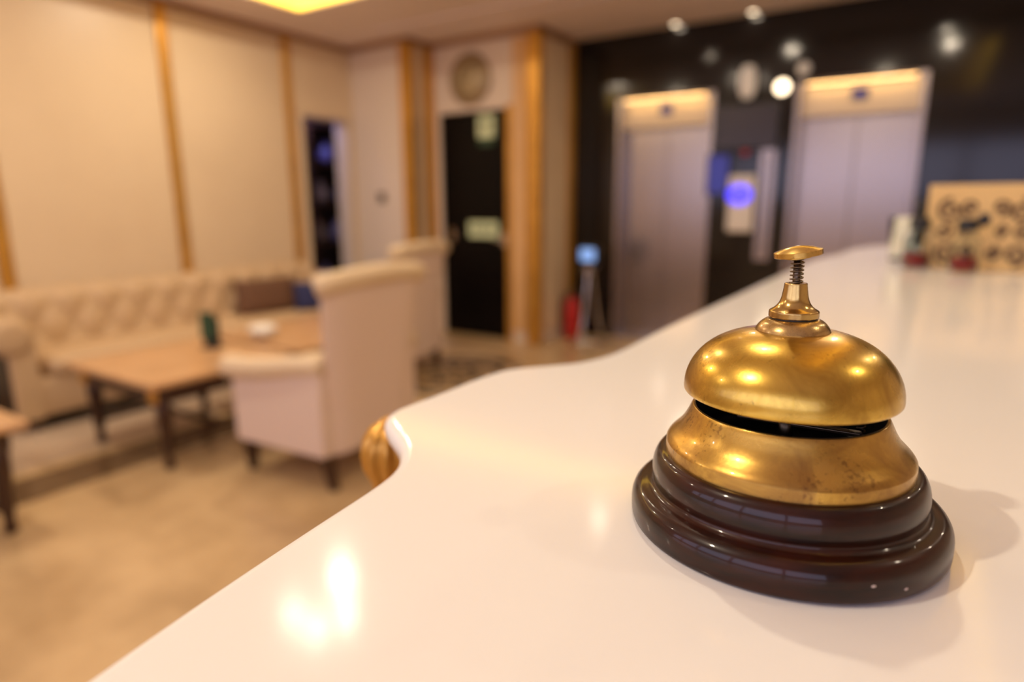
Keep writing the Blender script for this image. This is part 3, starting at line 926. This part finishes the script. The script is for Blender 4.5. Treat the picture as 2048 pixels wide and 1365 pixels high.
# dome (outer and inner skin)
z0, hD, n_, m_, aD = .0548, .0232, 2.8, 1.9, .0387
outer = [(aD * t, z0 + hD * (1 - t ** n_) ** (1 / m_)) for t in (0, .1, .2, .3, .38, .46, .53, .6, .66, .72, .77, .82, .86, .9, .93, .955, .975, .988, .996, 1)]
dome = outer + [(.0387, .0541), (.0386, .0535), (.0383, .0531), (.0378, .0532), (.0373, .0540)]
lathe('dome', dome, 'brass_dome', bell, seg=192, closed=False, sharp=60)
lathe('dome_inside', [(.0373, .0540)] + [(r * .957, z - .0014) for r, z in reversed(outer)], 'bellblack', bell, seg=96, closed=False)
lathe('collar', [(0, .0768), (.0131, .0768), (.0132, .0776)] + dense([(.0132, .0776), (.0125, .0790), (.0112, .0806), (.0098, .0816), (.0088, .0820)]) + [(0, .0822)], 'brass_cap', bell, seg=96, closed=False, sharp=40)
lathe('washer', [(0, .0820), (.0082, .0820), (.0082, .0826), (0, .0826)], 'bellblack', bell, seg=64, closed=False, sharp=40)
lathe('neck', [(0, .0825), (.0085, .0825), (.0088, .0828), (.0088, .0845)] + dense([(.0088, .0845), (.0086, .0850), (.0078, .0855), (.0066, .0864), (.0055, .0878), (.0048, .0896), (.0044, .0918), (.0041, .0940), (.0040, .0950)]) +
      [(.0038, .0953), (.0026, .0953), (.0024, .0930), (0, .0930)], 'brass_neck', bell, seg=96, closed=False, sharp=40)
rod = tubes('plunger_rod', [(((0, 0, .088), (0, 0, .1055)), .00135)], 'spring', bell, 16)
pts = []
for k in range(7 * 20 + 1):
    a = k / 20 * 2 * pi
    pts.append((.00215 * cos(a), .00215 * sin(a), .0945 + .0098 * k / 140))
tubes('spring', [(pts, .00033)], 'spring', bell, 6)
# loose tilted button
bt = lathe('plunger_button', [(0, -.0013), (.0046, -.0013), (.0047, -.0006), (.0047, -.0005), (.0083, -.0005), (.0084, -.0004), (.0084, .0013), (.0083, .0014), (.0066, .0020), (.0045, .0026), (.0020, .0031), (0, .0032)], 'brass_button', bell, seg=72, closed=False, sharp=25)
bt.matrix_local = Matrix.Translation((0, 0, .1058)) @ Matrix.Rotation(PS, 4, 'Z') @ Matrix.Rotation(radians(-7.5), 4, 'Y')
# striker mechanism in the dark gap
boxes('striker_arm', [(-.018, .026, -.002, .002, .040, .0415)], 'spring', bell, bevel=.0004)
pts = [(.026 + .0013 * cos(a), -.006 + .0013 * sin(a), .034 + .012 * a / (12 * pi)) for a in [k * pi / 6 for k in range(73)]]
tubes('return_spring', [(pts, .0003)], 'spring', bell, 5)
lathe('striker_post', [(0, .0296), (.003, .0296), (.003, .045), (0, .045)], 'spring', bell, seg=20, closed=False)
# small wear chips in the lacquer
for a, z, rr in ((radians(-52), .0072, .0580), (radians(-40), .0045, .0580)):
    bm = bmesh.new()
    bmesh.ops.create_icosphere(bm, subdivisions=1, radius=.0007, matrix=Matrix.Translation((rr * cos(a), rr * sin(a), z)) @ Matrix.Rotation(a, 4, 'Z') @ Matrix.Diagonal((.12, 1.3, .7, 1)))
    link_mesh('worn_chip', bm, 'fabric', bell, smooth=True)

# ================================================================== ceiling lamps
def downlight(x, y, z, power, label, size=.09, group='ceiling downlights'):
    r = root('ceiling_downlight', label, 'ceiling lamp', (x, y, z), group=group)
    lathe('ring', [(size * .5, 0), (size * .75, 0), (size * .72, -.008), (size * .5, -.006), (size * .5, 0)], 'chrome', r, seg=28, closed=False)
    lathe('lens', [(0, -.002), (size * .5, -.002), (size * .5, -.004), (0, -.004)], 'bulb', r, seg=24, closed=False)
    lamp_light('downlight_lamp', (x, y, z - .012), power, WARM, size)


k = TRAY + .02
for (x, y, lab, p) in ((-2.20, 1.90, 'downlight of the tray cluster nearest the lifts', 2.2), (-2.16, 1.58, 'downlight of the tray cluster nearest the sofa', .8),
                       (-2.00, 1.57, 'downlight of the tray cluster nearest the wall behind the camera', .8), (-1.96, 1.70, 'downlight of the tray cluster nearest the counter', .9)):
    downlight(x, y, k, p, lab, .06)
for x, y, z, p, lab in ((-1.39, 3.1, k, .35, 'tray downlight in front of the left lift'), (-1.9, 4.15, CEIL, .8, 'soffit downlight nearest the left lift'),
                        (-1.2, 4.0, CEIL, 2, 'soffit downlight before the right lift'), (-.01, 4.08, CEIL, 2.5, 'soffit downlight right of the right lift'),
                        (-3.3, .9, k, 9, 'tray downlight above the left coffee table'), (-3.5, 2.7, k, 11, 'tray downlight above the far coffee table'),
                        (-.6, 1.2, k, 4.8, 'tray downlight nearest the reception counter'), (.03, 3.47, CEIL, 3, 'soffit downlight at the corner of the raised tray'),
                        (-1.83, 5.30, CEIL, .15, 'small soffit downlight close to the black wall over the left lift'), (-1.24, 5.30, CEIL, .15, 'small soffit downlight close to the black wall between the lifts'), (1.1, 2.3, CEIL, 2, 'soffit downlight beyond the counter end'),
                        (-3.0, -.6, CEIL, 5, 'soffit downlight behind the left coffee table'), (-1.0, -.6, CEIL, 8.5, 'soffit downlight behind the camera'),
                        (1.2, 1.0, CEIL, 2, 'soffit downlight over the staff side'), (1.3, 3.5, CEIL, 3, 'soffit downlight by the right wall')):
    downlight(x, y, z, p, lab, .06)
